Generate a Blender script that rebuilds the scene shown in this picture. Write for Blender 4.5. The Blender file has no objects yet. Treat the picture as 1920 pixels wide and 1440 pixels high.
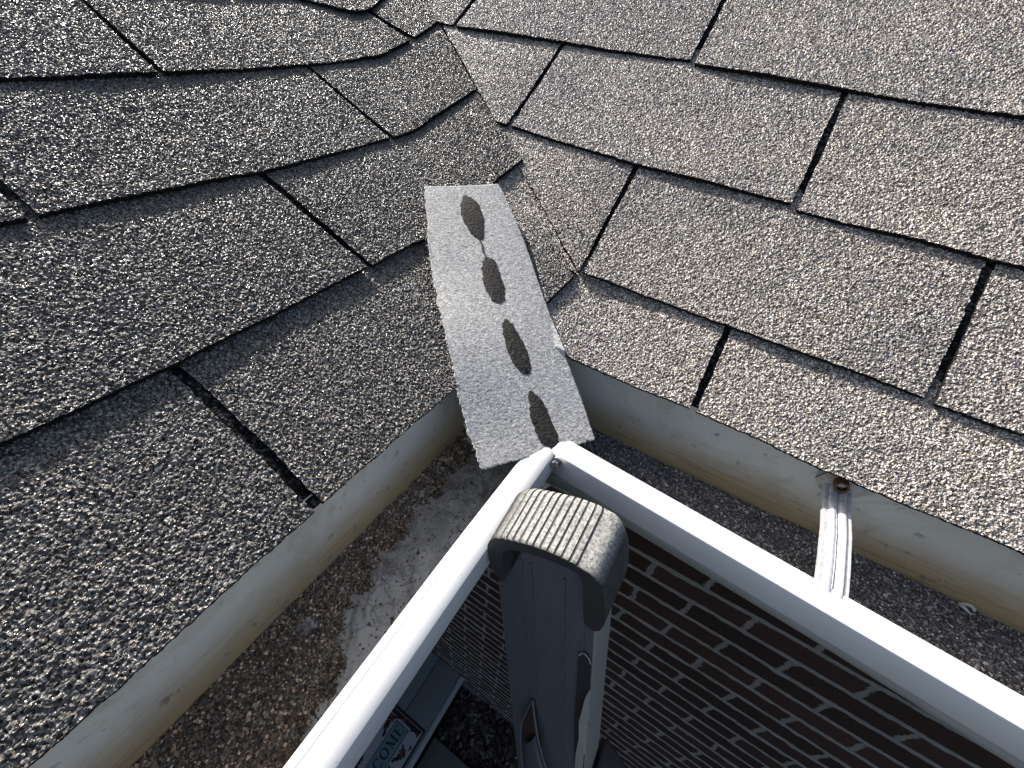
import bpy, bmesh, math, random
import numpy as np
from mathutils import Matrix, Vector
random.seed(7); rng=np.random.default_rng(11)
C=bpy.context.scene.collection; sc=bpy.context.scene
ZC=3.27                                    # eye height of the camera above the ground
# ------------------------------------------------------------------ camera
def rotm(a,b,g):
    ca,sa,cb,sb,cg,sg=np.cos(a),np.sin(a),np.cos(b),np.sin(b),np.cos(g),np.sin(g)
    Rz=np.array([[ca,-sa,0],[sa,ca,0],[0,0,1]]); B=np.array([[1,0,0],[0,0,-1],[0,1,0]])
    Rp=np.array([[1,0,0],[0,cb,-sb],[0,sb,cb]]); Rr=np.array([[cg,-sg,0],[sg,cg,0],[0,0,1]])
    return Rr@Rp@B@Rz
RM=rotm(*np.radians([-27.76,41.2,5.76]))
cam=bpy.data.cameras.new('camera'); camo=bpy.data.objects.new('camera',cam); C.objects.link(camo)
cam.sensor_width=36; cam.lens=36*747/1920; cam.clip_start=.01; cam.clip_end=500
M=Matrix.Identity(4)
for i in range(3):
    M[i][0]=RM[0][i]; M[i][1]=-RM[1][i]; M[i][2]=-RM[2][i]
M[0][3]=0; M[1][3]=0; M[2][3]=ZC
camo.matrix_world=M; sc.camera=camo
# ------------------------------------------------------------------ light
SUN=Vector((-1.30,.50,1.0)).normalized()
el=math.asin(SUN.z); az=math.atan2(SUN.x,SUN.y)
w=bpy.data.worlds.new('World'); sc.world=w; w.use_nodes=True
nt=w.node_tree; nt.nodes.clear()
sk=nt.nodes.new('ShaderNodeTexSky'); sk.sky_type='NISHITA'; sk.sun_disc=False
sk.dust_density=4.5; sk.air_density=1.; sk.ozone_density=.6; sk.sun_elevation=el; sk.sun_rotation=az
bg=nt.nodes.new('ShaderNodeBackground'); bg.inputs[1].default_value=.095
wo=nt.nodes.new('ShaderNodeOutputWorld'); nt.links.new(sk.outputs[0],bg.inputs[0]); nt.links.new(bg.outputs[0],wo.inputs[0])
sl=bpy.data.lights.new('sun','SUN'); sl.energy=5; sl.angle=math.radians(.5); sl.color=(1,.955,.89)
so=bpy.data.objects.new('sun',sl); C.objects.link(so); so.rotation_euler=SUN.to_track_quat('Z','Y').to_euler(); so.location=(0,0,8)
sc.view_settings.view_transform='Standard'; sc.view_settings.look='None'; sc.view_settings.gamma=1
sc.view_settings.exposure=.85
# ------------------------------------------------------------------ object helpers
def thing(name,base,label,cat,group=None,kind=None):
    o=bpy.data.objects.new(name,None); C.objects.link(o); o.location=base; o.empty_display_size=.05
    o['label']=label; o['category']=cat
    if group:o['group']=group
    if kind:o['kind']=kind
    return o
def attach(o,parent):
    o.parent=parent
    base=Vector((0,0,0)); p=parent
    while p: base+=p.location; p=p.parent
    o.location=-base
def mobj(name,me,mat,parent=None,label=None):
    o=bpy.data.objects.new(name,me); C.objects.link(o)
    if mat:
        for m in (mat if isinstance(mat,(list,tuple)) else [mat]): me.materials.append(m)
    if parent: attach(o,parent)
    if label:o['label']=label
    return o
def npmesh(name,V,Q,smooth=False):
    V=np.asarray(V,float).copy(); V[:,2]+=ZC
    Q=np.asarray(Q,np.int32); n=Q.shape[1]
    me=bpy.data.meshes.new(name); me.vertices.add(len(V)); me.vertices.foreach_set('co',V.ravel())
    me.loops.add(Q.size); me.loops.foreach_set('vertex_index',Q.ravel())
    me.polygons.add(len(Q)); me.polygons.foreach_set('loop_start',np.arange(0,Q.size,n,dtype=np.int32))
    me.polygons.foreach_set('loop_total',np.full(len(Q),n,dtype=np.int32))
    me.polygons.foreach_set('use_smooth',np.full(len(Q),smooth)); me.update(calc_edges=True); me.validate()
    return me
class MB:
    """collects polygons; camera-relative heights (z=0 is eye level) become world heights on build"""
    def __init__(s): s.v=[]; s.f=[]
    def add(s,v,f):
        b=len(s.v); s.v+= [tuple(map(float,p)) for p in v]; s.f+=[tuple(i+b for i in q) for q in f]
    def box(s,a,b):
        x0,y0,z0=a;x1,y1,z1=b
        s.add([(x0,y0,z0),(x1,y0,z0),(x1,y1,z0),(x0,y1,z0),(x0,y0,z1),(x1,y0,z1),(x1,y1,z1),(x0,y1,z1)],
              [(0,3,2,1),(4,5,6,7),(0,1,5,4),(1,2,6,5),(2,3,7,6),(3,0,4,7)])
    def prism(s,poly,h0,h1,fr=lambda p,h:(p[0],p[1],h)):
        n=len(poly); s.add([fr(p,h0) for p in poly]+[fr(p,h1) for p in poly],
          [tuple(range(n-1,-1,-1)),tuple(range(n,2*n))]+[(i,(i+1)%n,(i+1)%n+n,i+n) for i in range(n)])
    def strip(s,rows,closed=False):
        n=len(rows[0]); v=[p for r in rows for p in r]; f=[]
        for i in range(len(rows)-1):
            for j in range(n if closed else n-1):
                k=(j+1)%n; f.append((i*n+j,i*n+k,(i+1)*n+k,(i+1)*n+j))
        s.add(v,f)
    def build(s,name,mat,parent=None,label=None,smooth=False,bevel=0,seg=2,solid=0,auto=None):
        me=bpy.data.meshes.new(name); me.from_pydata([(x,y,z+ZC) for x,y,z in s.v],[],s.f); me.update()
        bm=bmesh.new(); bm.from_mesh(me); bmesh.ops.recalc_face_normals(bm,faces=bm.faces)
        if bevel: 
            es=[e for e in bm.edges if len(e.link_faces)==2 and e.calc_face_angle(0)>.6]
            bmesh.ops.bevel(bm,geom=es,offset=bevel,segments=seg,affect='EDGES',profile=.6)
        bm.to_mesh(me); bm.free()
        if smooth or bevel: me.polygons.foreach_set('use_smooth',[True]*len(me.polygons))
        o=mobj(name,me,mat,parent,label)
        if solid:
            m=o.modifiers.new('solid','SOLIDIFY'); m.thickness=solid; m.offset=0
        if (smooth or bevel):
            me.set_sharp_from_angle(angle=math.radians(auto or 40))
        return o
def merge(dst,src):
    bm=bmesh.new(); bm.from_mesh(dst.data); n=len(bm.faces); bm.from_mesh(src.data); bm.faces.ensure_lookup_table()
    k=len(dst.data.materials); dst.data.materials.append(src.data.materials[0])
    for f in bm.faces[n:]: f.material_index=k
    bm.to_mesh(dst.data); bm.free(); bpy.data.objects.remove(src)
def tube(mb,pts,rad,n=8,caps=True):
    pts=[Vector(p) for p in pts]; rows=[]
    for i,p in enumerate(pts):
        d=(pts[min(i+1,len(pts)-1)]-pts[max(i-1,0)]).normalized()
        u=d.orthogonal().normalized() if i==0 else (u-d*u.dot(d)).normalized()
        v=d.cross(u); r=rad[i] if isinstance(rad,(list,tuple)) else rad
        rows.append([tuple(p+(u*math.cos(6.2832*k/n)+v*math.sin(6.2832*k/n))*r) for k in range(n)])
    mb.strip(rows,closed=True)
    if caps: mb.add(rows[0],[tuple(range(n-1,-1,-1))]); mb.add(rows[-1],[tuple(range(n))])
# ------------------------------------------------------------------ materials
class Mat:
    def __init__(s,name,col=(.5,.5,.5),rough=.6,metal=0,spec=.5):
        s.m=bpy.data.materials.new(name); s.m.use_nodes=True; s.t=s.m.node_tree; s.b=s.t.nodes['Principled BSDF']
        s.b.inputs['Base Color'].default_value=(*col,1); s.b.inputs['Roughness'].default_value=rough
        s.b.inputs['Metallic'].default_value=metal; s.b.inputs['Specular IOR Level'].default_value=spec
        s.tc=s.t.nodes.new('ShaderNodeTexCoord'); s.co=s.tc.outputs['Object']
    def n(s,typ,ins={},**kw):
        x=s.t.nodes.new('ShaderNode'+typ)
        for k,v in kw.items(): setattr(x,k,v)
        for k,v in ins.items():
            if isinstance(v,bpy.types.NodeSocket): s.t.links.new(v,x.inputs[k])
            else: x.inputs[k].default_value=v
        return x
    def noise(s,scale,detail=4,rough=.6,co=None,out='Fac',dist=0):
        return s.n('TexNoise',{'Vector':co or s.co,'Scale':scale,'Detail':detail,'Roughness':rough,'Distortion':dist}).outputs[out]
    def vor(s,scale,out='Color',feature='F1',co=None,rand=1):
        return s.n('TexVoronoi',{'Vector':co or s.co,'Scale':scale,'Randomness':rand},feature=feature).outputs[out]
    def ramp(s,f,stops,interp='LINEAR'):
        r=s.n('ValToRGB',{'Fac':f}); e=r.color_ramp.elements; r.color_ramp.interpolation=interp
        while len(e)<len(stops): e.new(.5)
        for k,(p,c) in enumerate(stops):
            e[k].position=p; e[k].color=(*(c if isinstance(c,(tuple,list)) else (c,c,c)),1)
        return r.outputs['Color']
    def mix(s,f,a,b,mode='MIX'):
        x=s.n('Mix',data_type='RGBA',blend_type=mode)
        for i,v in ((0,f),(6,a),(7,b)):
            if isinstance(v,bpy.types.NodeSocket): s.t.links.new(v,x.inputs[i])
            else: x.inputs[i].default_value=v if i==0 else (*v,1)
        return x.outputs[2]
    def math(s,op,a,b=0.,c=None,clamp=False):
        ins={0:a,1:b}
        if c is not None: ins[2]=c
        return s.n('Math',ins,operation=op,use_clamp=clamp).outputs[0]
    def sep(s,v): x=s.n('SeparateXYZ',{0:v}); return x.outputs
    def set(s,k,v): s.t.links.new(v,s.b.inputs[k]); return s
    def bump(s,h,strength=.5,dist=.001,nrm=None):
        ins={'Height':h,'Strength':strength,'Distance':dist}
        if nrm: ins['Normal']=nrm
        x=s.n('Bump',ins).outputs[0]; s.t.links.new(x,s.b.inputs['Normal']); return x
def granule(name,stops,scale=900,tab=True):
    g=Mat(name,rough=.55,spec=.55)
    c=g.vor(scale); r,gg,b=[g.sep(c)[i] for i in range(3)]
    col=g.ramp(r,stops,'LINEAR')
    tint=g.ramp(gg,[(0,(.98,.97,.97)),(.45,(1.03,1,.95)),(.8,(1.08,1,.89)),(1,(1.16,.97,.86))])
    col=g.mix(1,col,tint,'MULTIPLY')
    big=g.ramp(g.noise(9,4),[(.3,(.84,.85,.88)),(.7,(1.12,1.10,1.04))])
    col=g.mix(1,col,big,'MULTIPLY')
    if tab:
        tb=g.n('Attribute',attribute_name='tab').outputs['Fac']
        col=g.mix(1,col,g.ramp(tb,[(0,(.55,.54,.53)),(.45,(.68,.665,.65)),(.55,(1.38,1.32,1.29)),(1,(1.76,1.68,1.64))]),'MULTIPLY')  # per-slope sunlight put into the colour: left slope darkened, right slope lightened
    stn=g.ramp(g.noise(26,5,.7,dist=.6),[(.56,1),(.72,.62)]); col=g.mix(.8,col,stn,'MULTIPLY')
    fine=g.ramp(g.noise(160,3),[(.3,.8),(.7,1.15)])
    col=g.mix(1,col,fine,'MULTIPLY')
    g.set('Base Color',col); g.set('Roughness',g.ramp(b,[(0,.18),(.45,.36),(1,.75)]))
    g.bump(g.vor(scale,'Distance'),.6,.0009)
    return g.m
SHST=[(0,.03),(.30,.085),(.60,.185),(.82,.33),(1,.62)]
M_SH=granule('shingle_granules',SHST)
M_EDGE=Mat('shingle_asphalt_edge',(.012,.012,.013),.9,spec=.1).m
M_DEB=granule('loose_granules',[(0,.03),(.4,.085),(.7,.16),(.9,.33),(1,.6)],300)
g=Mat('painted_aluminium',rough=.48,spec=.5)
col=g.mix(g.ramp(g.noise(6,5),[(.35,0),(.75,.5)]),(.60,.62,.64),(.52,.53,.53))
col=g.mix(g.ramp(g.noise(420,2,.5),[(.70,0),(.76,.75)]),col,(.30,.29,.28))
col=g.mix(g.ramp(g.noise(60,4),[(.62,0),(.8,.3)]),col,(.55,.53,.49))
g.set('Base Color',col); g.bump(g.noise(900,2),.06,.0005); M_ALU=g.m
g=Mat('aged_gutter_face',rough=.5); g.set('Base Color',g.mix(g.ramp(g.noise(14,5),[(.35,0),(.7,1)]),(.30,.32,.305),(.42,.44,.425))); M_FACE=g.m
# the inside of the trough: oxidised, dirty, ochre tide line low down
g=Mat('weathered_gutter_inside',rough=.55)
z=g.sep(g.co)[2]
n1=g.noise(28,5); n2=g.noise(9,3)
st=g.n('MapRange',{0:g.math('ADD',z,g.math('MULTIPLY',n1,-.030)),1:ZC-.280,2:ZC-.318,3:0.,4:1.}).outputs[0]
col=g.mix(g.ramp(n2,[(.3,0),(.7,1)]),(.54,.53,.49),(.68,.665,.61))
col=g.mix(g.math('MULTIPLY',st,.95),col,(.47,.35,.19))
sx=g.n('Mapping',{'Vector':g.co,'Scale':(9,9,160)}).outputs[0]
col=g.mix(g.math('MULTIPLY',g.ramp(g.noise(1.5,5,.7,sx),[(.5,0),(.68,1)]),g.math('MULTIPLY',st,.7)),col,(.22,.15,.08))
col=g.mix(g.ramp(g.noise(12,5,.75,dist=.8),[(.50,0),(.62,.5)]),col,(.40,.36,.29))
col=g.mix(g.ramp(g.noise(75,4,.7),[(.61,0),(.67,.65)]),col,(.17,.15,.13))
col=g.mix(g.ramp(g.noise(260,2),[(.74,0),(.78,.8)]),col,(.1,.09,.08))
g.set('Base Color',col); g.bump(g.noise(220,3),.1,.0006); M_IN=g.m
# dried silt on the gutter floor
g=Mat('dried_silt',rough=.9,spec=.15)
a=g.ramp(g.noise(22,6,.7,dist=1.2),[(.40,(.36,.32,.27)),(.5,(.52,.475,.415)),(.60,(.68,.64,.58))])
v=g.ramp(g.vor(70,'Distance','DISTANCE_TO_EDGE',co=g.n('VectorMath',{0:g.co,1:g.n('VectorMath',{0:g.noise(40,4,out='Color'),1:(.02,.02,.02)},operation='MULTIPLY').outputs[0]},operation='ADD').outputs[0]),[(0,1),(.12,0)])
a=g.mix(g.math('MULTIPLY',v,g.ramp(g.noise(14,3),[(.48,0),(.58,.4)])),a,(.15,.14,.125))
a=g.mix(g.ramp(g.noise(48,6,.75,dist=1.5),[(.54,0),(.60,.65)]),a,(.20,.185,.165))
a=g.mix(g.ramp(g.noise(320,3,.6),[(.6,0),(.72,.6)]),a,(.12,.1,.09))
g.set('Base Color',a); g.bump(g.noise(180,5),.5,.0012); M_SILT=g.m
M_SOIL=Mat('dark_wet_grit',(.035,.028,.022),.9).m
# ------------------------------------------------------------------ roof surface
XE,YE,ZE=-.1598,.2981,-.2332
def Hs(x,y,e=.027):
    a=ZE+.45*(XE-x); b=ZE+.7*(y-YE); return .5*(a+b+np.sqrt((a-b)**2+e*e))
def Nrm(x,y):
    h=1e-3; gx=(Hs(x+h,y)-Hs(x-h,y))/(2*h); gy=(Hs(x,y+h)-Hs(x,y-h))/(2*h)
    n=np.stack([-gx,-gy,np.ones_like(gx)],-1); return n/np.linalg.norm(n,axis=-1,keepdims=True)
JIT=rng.random((512,512,5))
def grit(x,y,cell):
    """height of tightly packed stone granules: one tilted facet per jittered cell"""
    u=x/cell; v=y/cell; iu=np.floor(u).astype(int); iv=np.floor(v).astype(int)
    best=np.full(x.shape,9.); h=np.zeros(x.shape)
    for a in (-1,0,1):
        for b in (-1,0,1):
            J=JIT[(iu+a)%512,(iv+b)%512]; du=u-(iu+a+J[...,0]); dv=v-(iv+b+J[...,1]); d=du*du+dv*dv
            hh=.25+.75*J[...,2]+(J[...,3]-.5)*1.5*du+(J[...,4]-.5)*1.5*dv-.55*d
            m=d<best; best=np.where(m,d,best); h=np.where(m,hh,h)
    return h
def vis(x,y):
    return (x>-.70)&(x<.30)&(y>-.12)&(y<.74)
T=.0042
def patch(lo,up,off,s0=0.,s1=1.,skirt=.0045,step=.00072,amp=.00100,seed=0,wav=.0011,clip=None):
    """lo, up: functions u->(x,y) for u in 0..1 ; off(x,y,s) height over the deck. Returns V,Q (top + skirts), number of top faces"""
    P0,P1=np.array(lo(np.array([0,.5,1.]))),np.array(up(np.array([0,.5,1.])))
    wid=max(np.hypot(*(P0[:,2]-P0[:,0])),np.hypot(*(P1[:,2]-P1[:,0]))); hei=np.hypot(*(P1[:,1]-P0[:,1]))
    cx,cy=(P0[:,1]+P1[:,1])/2
    if not (-.86<cx<.40 and -.25<cy<.92): step=.006; amp=.0003
    nu=max(2,int(wid/step)); ns=max(2,int(hei/step))
    u,s=np.meshgrid(np.linspace(0,1,nu+1),np.linspace(s0,s1,ns+1))
    xl,yl=lo(u); xu,yu=up(u)
    x=xl+(xu-xl)*s; y=yl+(yu-yl)*s
    # slightly ragged cut edges
    r=np.random.default_rng(abs(seed)+1)
    def wob(n,k): 
        w_=r.normal(0,1,n+1); kk=np.ones(k)/k; return np.convolve(w_,kk,'same')[:n+1]*k**.5
    eb=np.clip(1-np.arange(ns+1)*hei/ns/.004,0,1)
    w1=(wob(nu,5)*.00016+wob(nu,60)*.00035)[None,:]*eb[:,None]
    dl=np.stack([xu-xl,yu-yl],-1); dl/=np.linalg.norm(dl,axis=-1,keepdims=True)+1e-9
    x=x+dl[...,0]*w1; y=y+dl[...,1]*w1
    es=np.clip(1-np.arange(nu+1)*wid/nu/.004,0,1)[None,:]; w2=(wob(ns,5)*.0002+wob(ns,50)*.0004)[:,None]
    x=x-dl[...,1]*w2*(es-es[:,::-1]); y=y+dl[...,0]*w2*(es-es[:,::-1])
    if clip is not None: x=np.where(y>.3674,np.minimum(x,clip(np.clip(y,.3674,.876))-.0005),x)
    N=Nrm(x,y); z=Hs(x,y)
    wv=wav*(np.sin(x*31+y*17+seed)+np.sin(x*13-y*41+seed*2.1))*.5
    h=off(x,y,s)+wv*(1-s)
    cs=.00158 if seed<77 else .00138; g=grit(x+seed*.013,y,cs)*amp*(1.55 if seed<77 else 1.2)+grit(x,y+seed*.017,.0030)*amp*.5
    P=np.stack([x,y,z],-1)+N*(h+g-amp)[...,None]
    nn=(nu+1)*(ns+1); idx=np.arange(nn).reshape(ns+1,nu+1)
    Q=np.stack([idx[:-1,:-1],idx[:-1,1:],idx[1:,1:],idx[1:,:-1]],-1).reshape(-1,4)
    V=P.reshape(-1,3)
    ring=np.concatenate([idx[0,:],idx[1:,-1],idx[-1,-2::-1],idx[-2:0:-1,0]])
    B=V[ring]-N.reshape(-1,3)[ring]*skirt
    m=len(ring); k=np.arange(m); k2=(k+1)%m
    Q2=np.stack([ring[k2],ring[k],nn+k,nn+k2],-1)
    return np.concatenate([V,B]),np.concatenate([Q,Q2]),len(Q)
def join(parts):
    V=[];Q=[];mi=[];b=0
    for v,q,nt_ in parts:
        V.append(v);Q.append(q+b);b+=len(v); a=np.ones(len(q),np.int32);a[:nt_]=0;mi.append(a)
    return np.concatenate(V),np.concatenate(Q),np.concatenate(mi)
def course(parts,parent,label):
    V,Q,mi=join(parts); me=npmesh('shingle_course',V,Q)
    at=me.attributes.new('tab','FLOAT','POINT'); at.data.foreach_set('value',np.concatenate([np.full(len(p[0]),random.random()*.45+(.55 if parent==slR else 0.)) for p in parts]))  # random tone per tab; the right slope's offset picks the painted sunlit tint
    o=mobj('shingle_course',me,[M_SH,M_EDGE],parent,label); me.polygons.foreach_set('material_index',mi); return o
def poly(pts,key):
    pts=sorted(pts,key=lambda p:p[key]); k=np.array([p[key] for p in pts]); o=np.array([p[1-key] for p in pts])
    return lambda t: np.interp(t,k,o)
# lower edges of the left courses, x as a function of y
XL={1:poly([(-.5426,.1251),(-.5430,-.3),(-.5450,.241),(-.5500,.3262),(-.5562,.4187),(-.561,.47),(-.564,.52),(-.550,.567),(-.523,.6085),(-.5131,.6284),(-.50,.66)],1),
    2:poly([(-.4087,-.3),(-.4105,.0693),(-.4111,.1392),(-.4106,.2326),(-.4156,.3167),(-.4205,.39),(-.4190,.44),(-.4100,.4803),(-.3822,.5298),(-.37,.55)],1),
    3:poly([(-.2784,-.3),(-.2783,.0219),(-.2785,.0675),(-.2808,.1378),(-.2837,.2256),(-.2860,.29),(-.2850,.34),(-.2785,.40),(-.2685,.4324),(-.2545,.4600)],1),
    4:poly([(-.1564,-.3),(-.1580,-.0493),(-.1592,.0145),(-.1595,.059),(-.1598,.1163),(-.1594,.198),(-.1577,.28),(-.1428,.3296),(-.1320,.3600)],1)}
XL1c=XL[1]; cutend=lambda y: np.where(y>.6284,cutx(np.clip(y,.3674,.876))+.002,XL1c(y))
XL[0]=lambda y: XL1c(np.minimum(y,.6284))-.135+np.maximum(0,y-.70)*.25
XL[-1]=lambda y: XL1c(np.minimum(y,.6284))-.27+np.maximum(0,y-.78)*.2
XL[-2]=lambda y: XL1c(np.minimum(y,.6284))-.40
YR={1:poly([(-.60,.6250),(-.5131,.6240),(-.468,.6212),(-.3463,.6195),(-.2292,.6153),(-.1302,.6143),(-.1270,.6095),(-.0405,.6044),(.0311,.6005),(.1062,.5971),(.1681,.5959),(.5,.595)],0),
    2:poly([(-.35,.4980),(-.3093,.4973),(-.2134,.4919),(-.1293,.4859),(-.0465,.4838),(.0285,.4810),(.0315,.4768),(.1113,.4739),(.1815,.4709),(.5,.4705)],0),
    3:poly([(-.13,.3675),(-.1287,.3675),(-.0527,.3667),(.017,.3653),(.0984,.3636),(.1677,.362),(.1710,.3600),(.2243,.3596),(.5,.3590)],0),
    4:poly([(-.3,.2958),(-.0983,.2958),(.0214,.2962),(.0732,.2955),(.1221,.2937),(.2402,.2943),(.5,.2943)],0)}
YR[0]=lambda x: YR[1](x)*0+.752
YR[-1]=lambda x: YR[1](x)*0+.885
YR[-2]=lambda x: YR[1](x)*0+1.02
cutx=poly([(-.86,.876),(-.5795,.6690),(-.5131,.6250),(-.39,.5405),(-.262,.4613),(-.1862,.409),(-.1285,.3674)],1)  # x of the valley cut at a given y
def distcut(x,y): return np.maximum(0,x-cutx(np.clip(y,.3674,.876)))*.57
def beyond(x,y):
    d=((ZE+.7*(y-YE))-(ZE+.45*(XE-x)))/.83; return np.clip((d+.02)/.04,0,1)
roof=thing('shingle_roof',(XE,YE,ZC+ZE),'weathered grey granule shingle roof with an open inside valley above the white gutter corner','roof')
slL=bpy.data.objects.new('roof_slope',None); C.objects.link(slL); slL.parent=roof; slL['label']='darker left roof slope whose shingles curve up at the valley'
slR=bpy.data.objects.new('roof_slope',None); C.objects.link(slR); slR.parent=roof; slR['label']='lighter right roof slope with shingles trimmed along the valley'
# slots of the left courses: (y at lower edge, y at upper edge)
LS={1:[(-.30,-.30),(-.14,-.14),(.2400,.2480),(.5918,.6300),(.640,.755)],
    2:[(-.30,-.30),(.0693,.0705),(.4123,.4170),(.540,.650)],
    3:[(-.30,-.30),(-.1,-.1),(.2325,.2326),(.4620,.555)],
    4:[(-.30,-.30),(.0611,.0634),(.3620,.475)],
    0:[(-.30,-.30),(.07,.07),(.42,.43),(.80,.86)],-1:[(-.3,-.3),(.25,.25),(.62,.62),(.95,.95)]}
LIFT={4:.0004,3:.0016,2:.0004,1:.0003,0:.001,-1:.001}
gap=.0034
def mkL(k,i):
    a,b=LS[k][i],LS[k][i+1]; gg=gap if k>1 else gap*.8
    up_=XL[k-1]; b=list(b)
    if i==len(LS[k])-2 and k>0:   # last tab ends on the valley cut
        yy=np.linspace(.30,.87,3000)
        def hit(fx): d=fx(yy)-cutx(np.clip(yy,.3674,.876)); j=np.where(d>0)[0]; return float(yy[j[0]]) if len(j) else .87
        ylo,yhi=hit(XL[k]),hit(lambda y:XL[k-1](y)-.020)
        b=[ylo+gap+.0022 if k<4 else .3625+gap,yhi+gap+.0030]
    def lo(u): y=(a[0]+gg)+(b[0]-a[0]-2*gg)*u; return XL[k](y),y
    def up(u):
        y=(a[1]+gg)+(b[1]-a[1]-2*gg)*u; x=up_(y); return x-.020,y
    def off(x,y,s):
        bq=beyond(x,y); return .0012+(T+LIFT[k]*(1-bq)*(1+.6*np.sin(y*23+k)))*np.clip(1-s/.86,-.3,1)+(.0022+.0036*(k==3)*(1-s))*bq
    return patch(lo,up,off,seed=10*k+i+3,skirt=.0036 if k<4 else .0042)
for k in (-1,0,1,2,3,4):
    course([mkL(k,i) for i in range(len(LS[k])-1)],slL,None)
RS={1:[('cut',),(-.4776,-.482),(-.1302,-.1345),(.22,.22),(.56,.56)],
    2:[('cut',),(-.2989,-.3016),(.0280,.0292),(.36,.36),(.56,.56)],
    3:[('cut',),(-.1267,-.1311),(.1675,.1797),(.52,.52)],
    4:[(-.175,-.215),(.0205,.0195),(.34,.34),(.56,.56)],
    0:[('cut',),(-.62,-.62),(-.30,-.30),(.05,.05),(.4,.4)],-1:[('cut',),(-.45,-.45),(-.1,-.1),(.3,.3)]}
def mkR(k,i):
    a,b=RS[k][i],RS[k][i+1]
    ylo_=YR[k]; yup_=YR[k-1]
    def ends(t):
        if a[0]=='cut':
            yl=float(ylo_(-.13 if k==3 else (-.3 if k==2 else -.5))) if k>0 else float(ylo_(0)); 
            yu=float(yup_(-.3))+.018
            xa=(float(cutx(yl)),float(cutx(min(yu,.95)))-(max(0,yu-.876)*1.35))[t]
            return xa
        return a[t]+gap
    def lo(u):
        x0,x1=ends(0),b[0]-gap; x1=max(x1,x0+.0008); x=x0+(x1-x0)*u; return x,ylo_(x)
    def up(u):
        x0,x1=ends(1),b[1]-gap*.9; x=x0+(x1-x0)*u; return x,yup_(x)+.018
    def off(x,y,s):
        o=.0012+(T+.0008*(1+np.sin(x*19+k*2)))*np.clip(1-s/.88,-.25,1)
        return o+(.0050*np.exp(-distcut(x,y)/.05) if k<4 else 0)
    return patch(lo,up,off,seed=100+10*k+i,skirt=.0040)
for k in (-1,0,1,2,3,4):
    ps=[mkR(k,i) for i in range(len(RS[k])-1)]
    if k==3:   # the piece of this course that runs on under the valley cut
        L0,L1=np.array([(-.2012,.3802),(-.1305,.3668)]),np.array([(-.2950,.4420),(-.2640,.4625)])
        ps.append(patch(lambda u:(L0[0,0]+(L0[1,0]-L0[0,0])*u,L0[0,1]+(L0[1,1]-L0[0,1])*u),
                        lambda u:(L1[0,0]+(L1[1,0]-L1[0,0])*u,L1[0,1]+(L1[1,1]-L1[0,1])*u),
                        lambda x,y,s:.0062-.0012*s,seed=77,skirt=.0040,wav=.0003))
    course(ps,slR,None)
# roofing felt / headlap seen down in the slots
def deck():
    xs=np.linspace(-.95,XE-.012,70); ys=np.linspace(-.35,YE+.012,80)
    parts=[]
    for (x0,x1,y0,y1,st) in ((-.95,XE-.002,-.35,YE+.003,.004),(-.95,.60,YE+.003,1.0,.004)):
        X,Y=np.meshgrid(np.arange(x0,x1+1e-6,(x1-x0)/int((x1-x0)/st)),np.arange(y0,y1+1e-6,(y1-y0)/int((y1-y0)/st)))
        Z=Hs(X,Y)-.0008; n=X.shape; idx=np.arange(X.size).reshape(n)
        Q=np.stack([idx[:-1,:-1],idx[:-1,1:],idx[1:,1:],idx[1:,:-1]],-1).reshape(-1,4)
        parts.append((np.stack([X,Y,Z],-1).reshape(-1,3),Q,0))
    V,Q,mi=join(parts); return npmesh('underlayment',V,Q,True)
g=Mat('black_underlayment',rough=1,spec=0)
g.set('Base Color',g.ramp(g.sep(g.vor(520))[0],[(0,.008),(.7,.02),(1,.10)])); g.bump(g.vor(520,'Distance'),.6,.001)
mobj('underlayment',deck(),g.m,roof)
# ------------------------------------------------------------------ gutter
U=.262
XB,YB=-.645*U,1.172*U               # back walls of the two troughs
ZLIP=-1.0*U
DL=.326*U
def dR(x):                            # outward reach of the right lip; the run is a little bent
    return (1.172-(.882-.073*(x/U+.253)))*U
gut=thing('rain_gutter',(XB,YB,ZC-.35),'white aluminium rain gutter turning an inside corner, half filled with shed roof grit','gutter')
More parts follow.
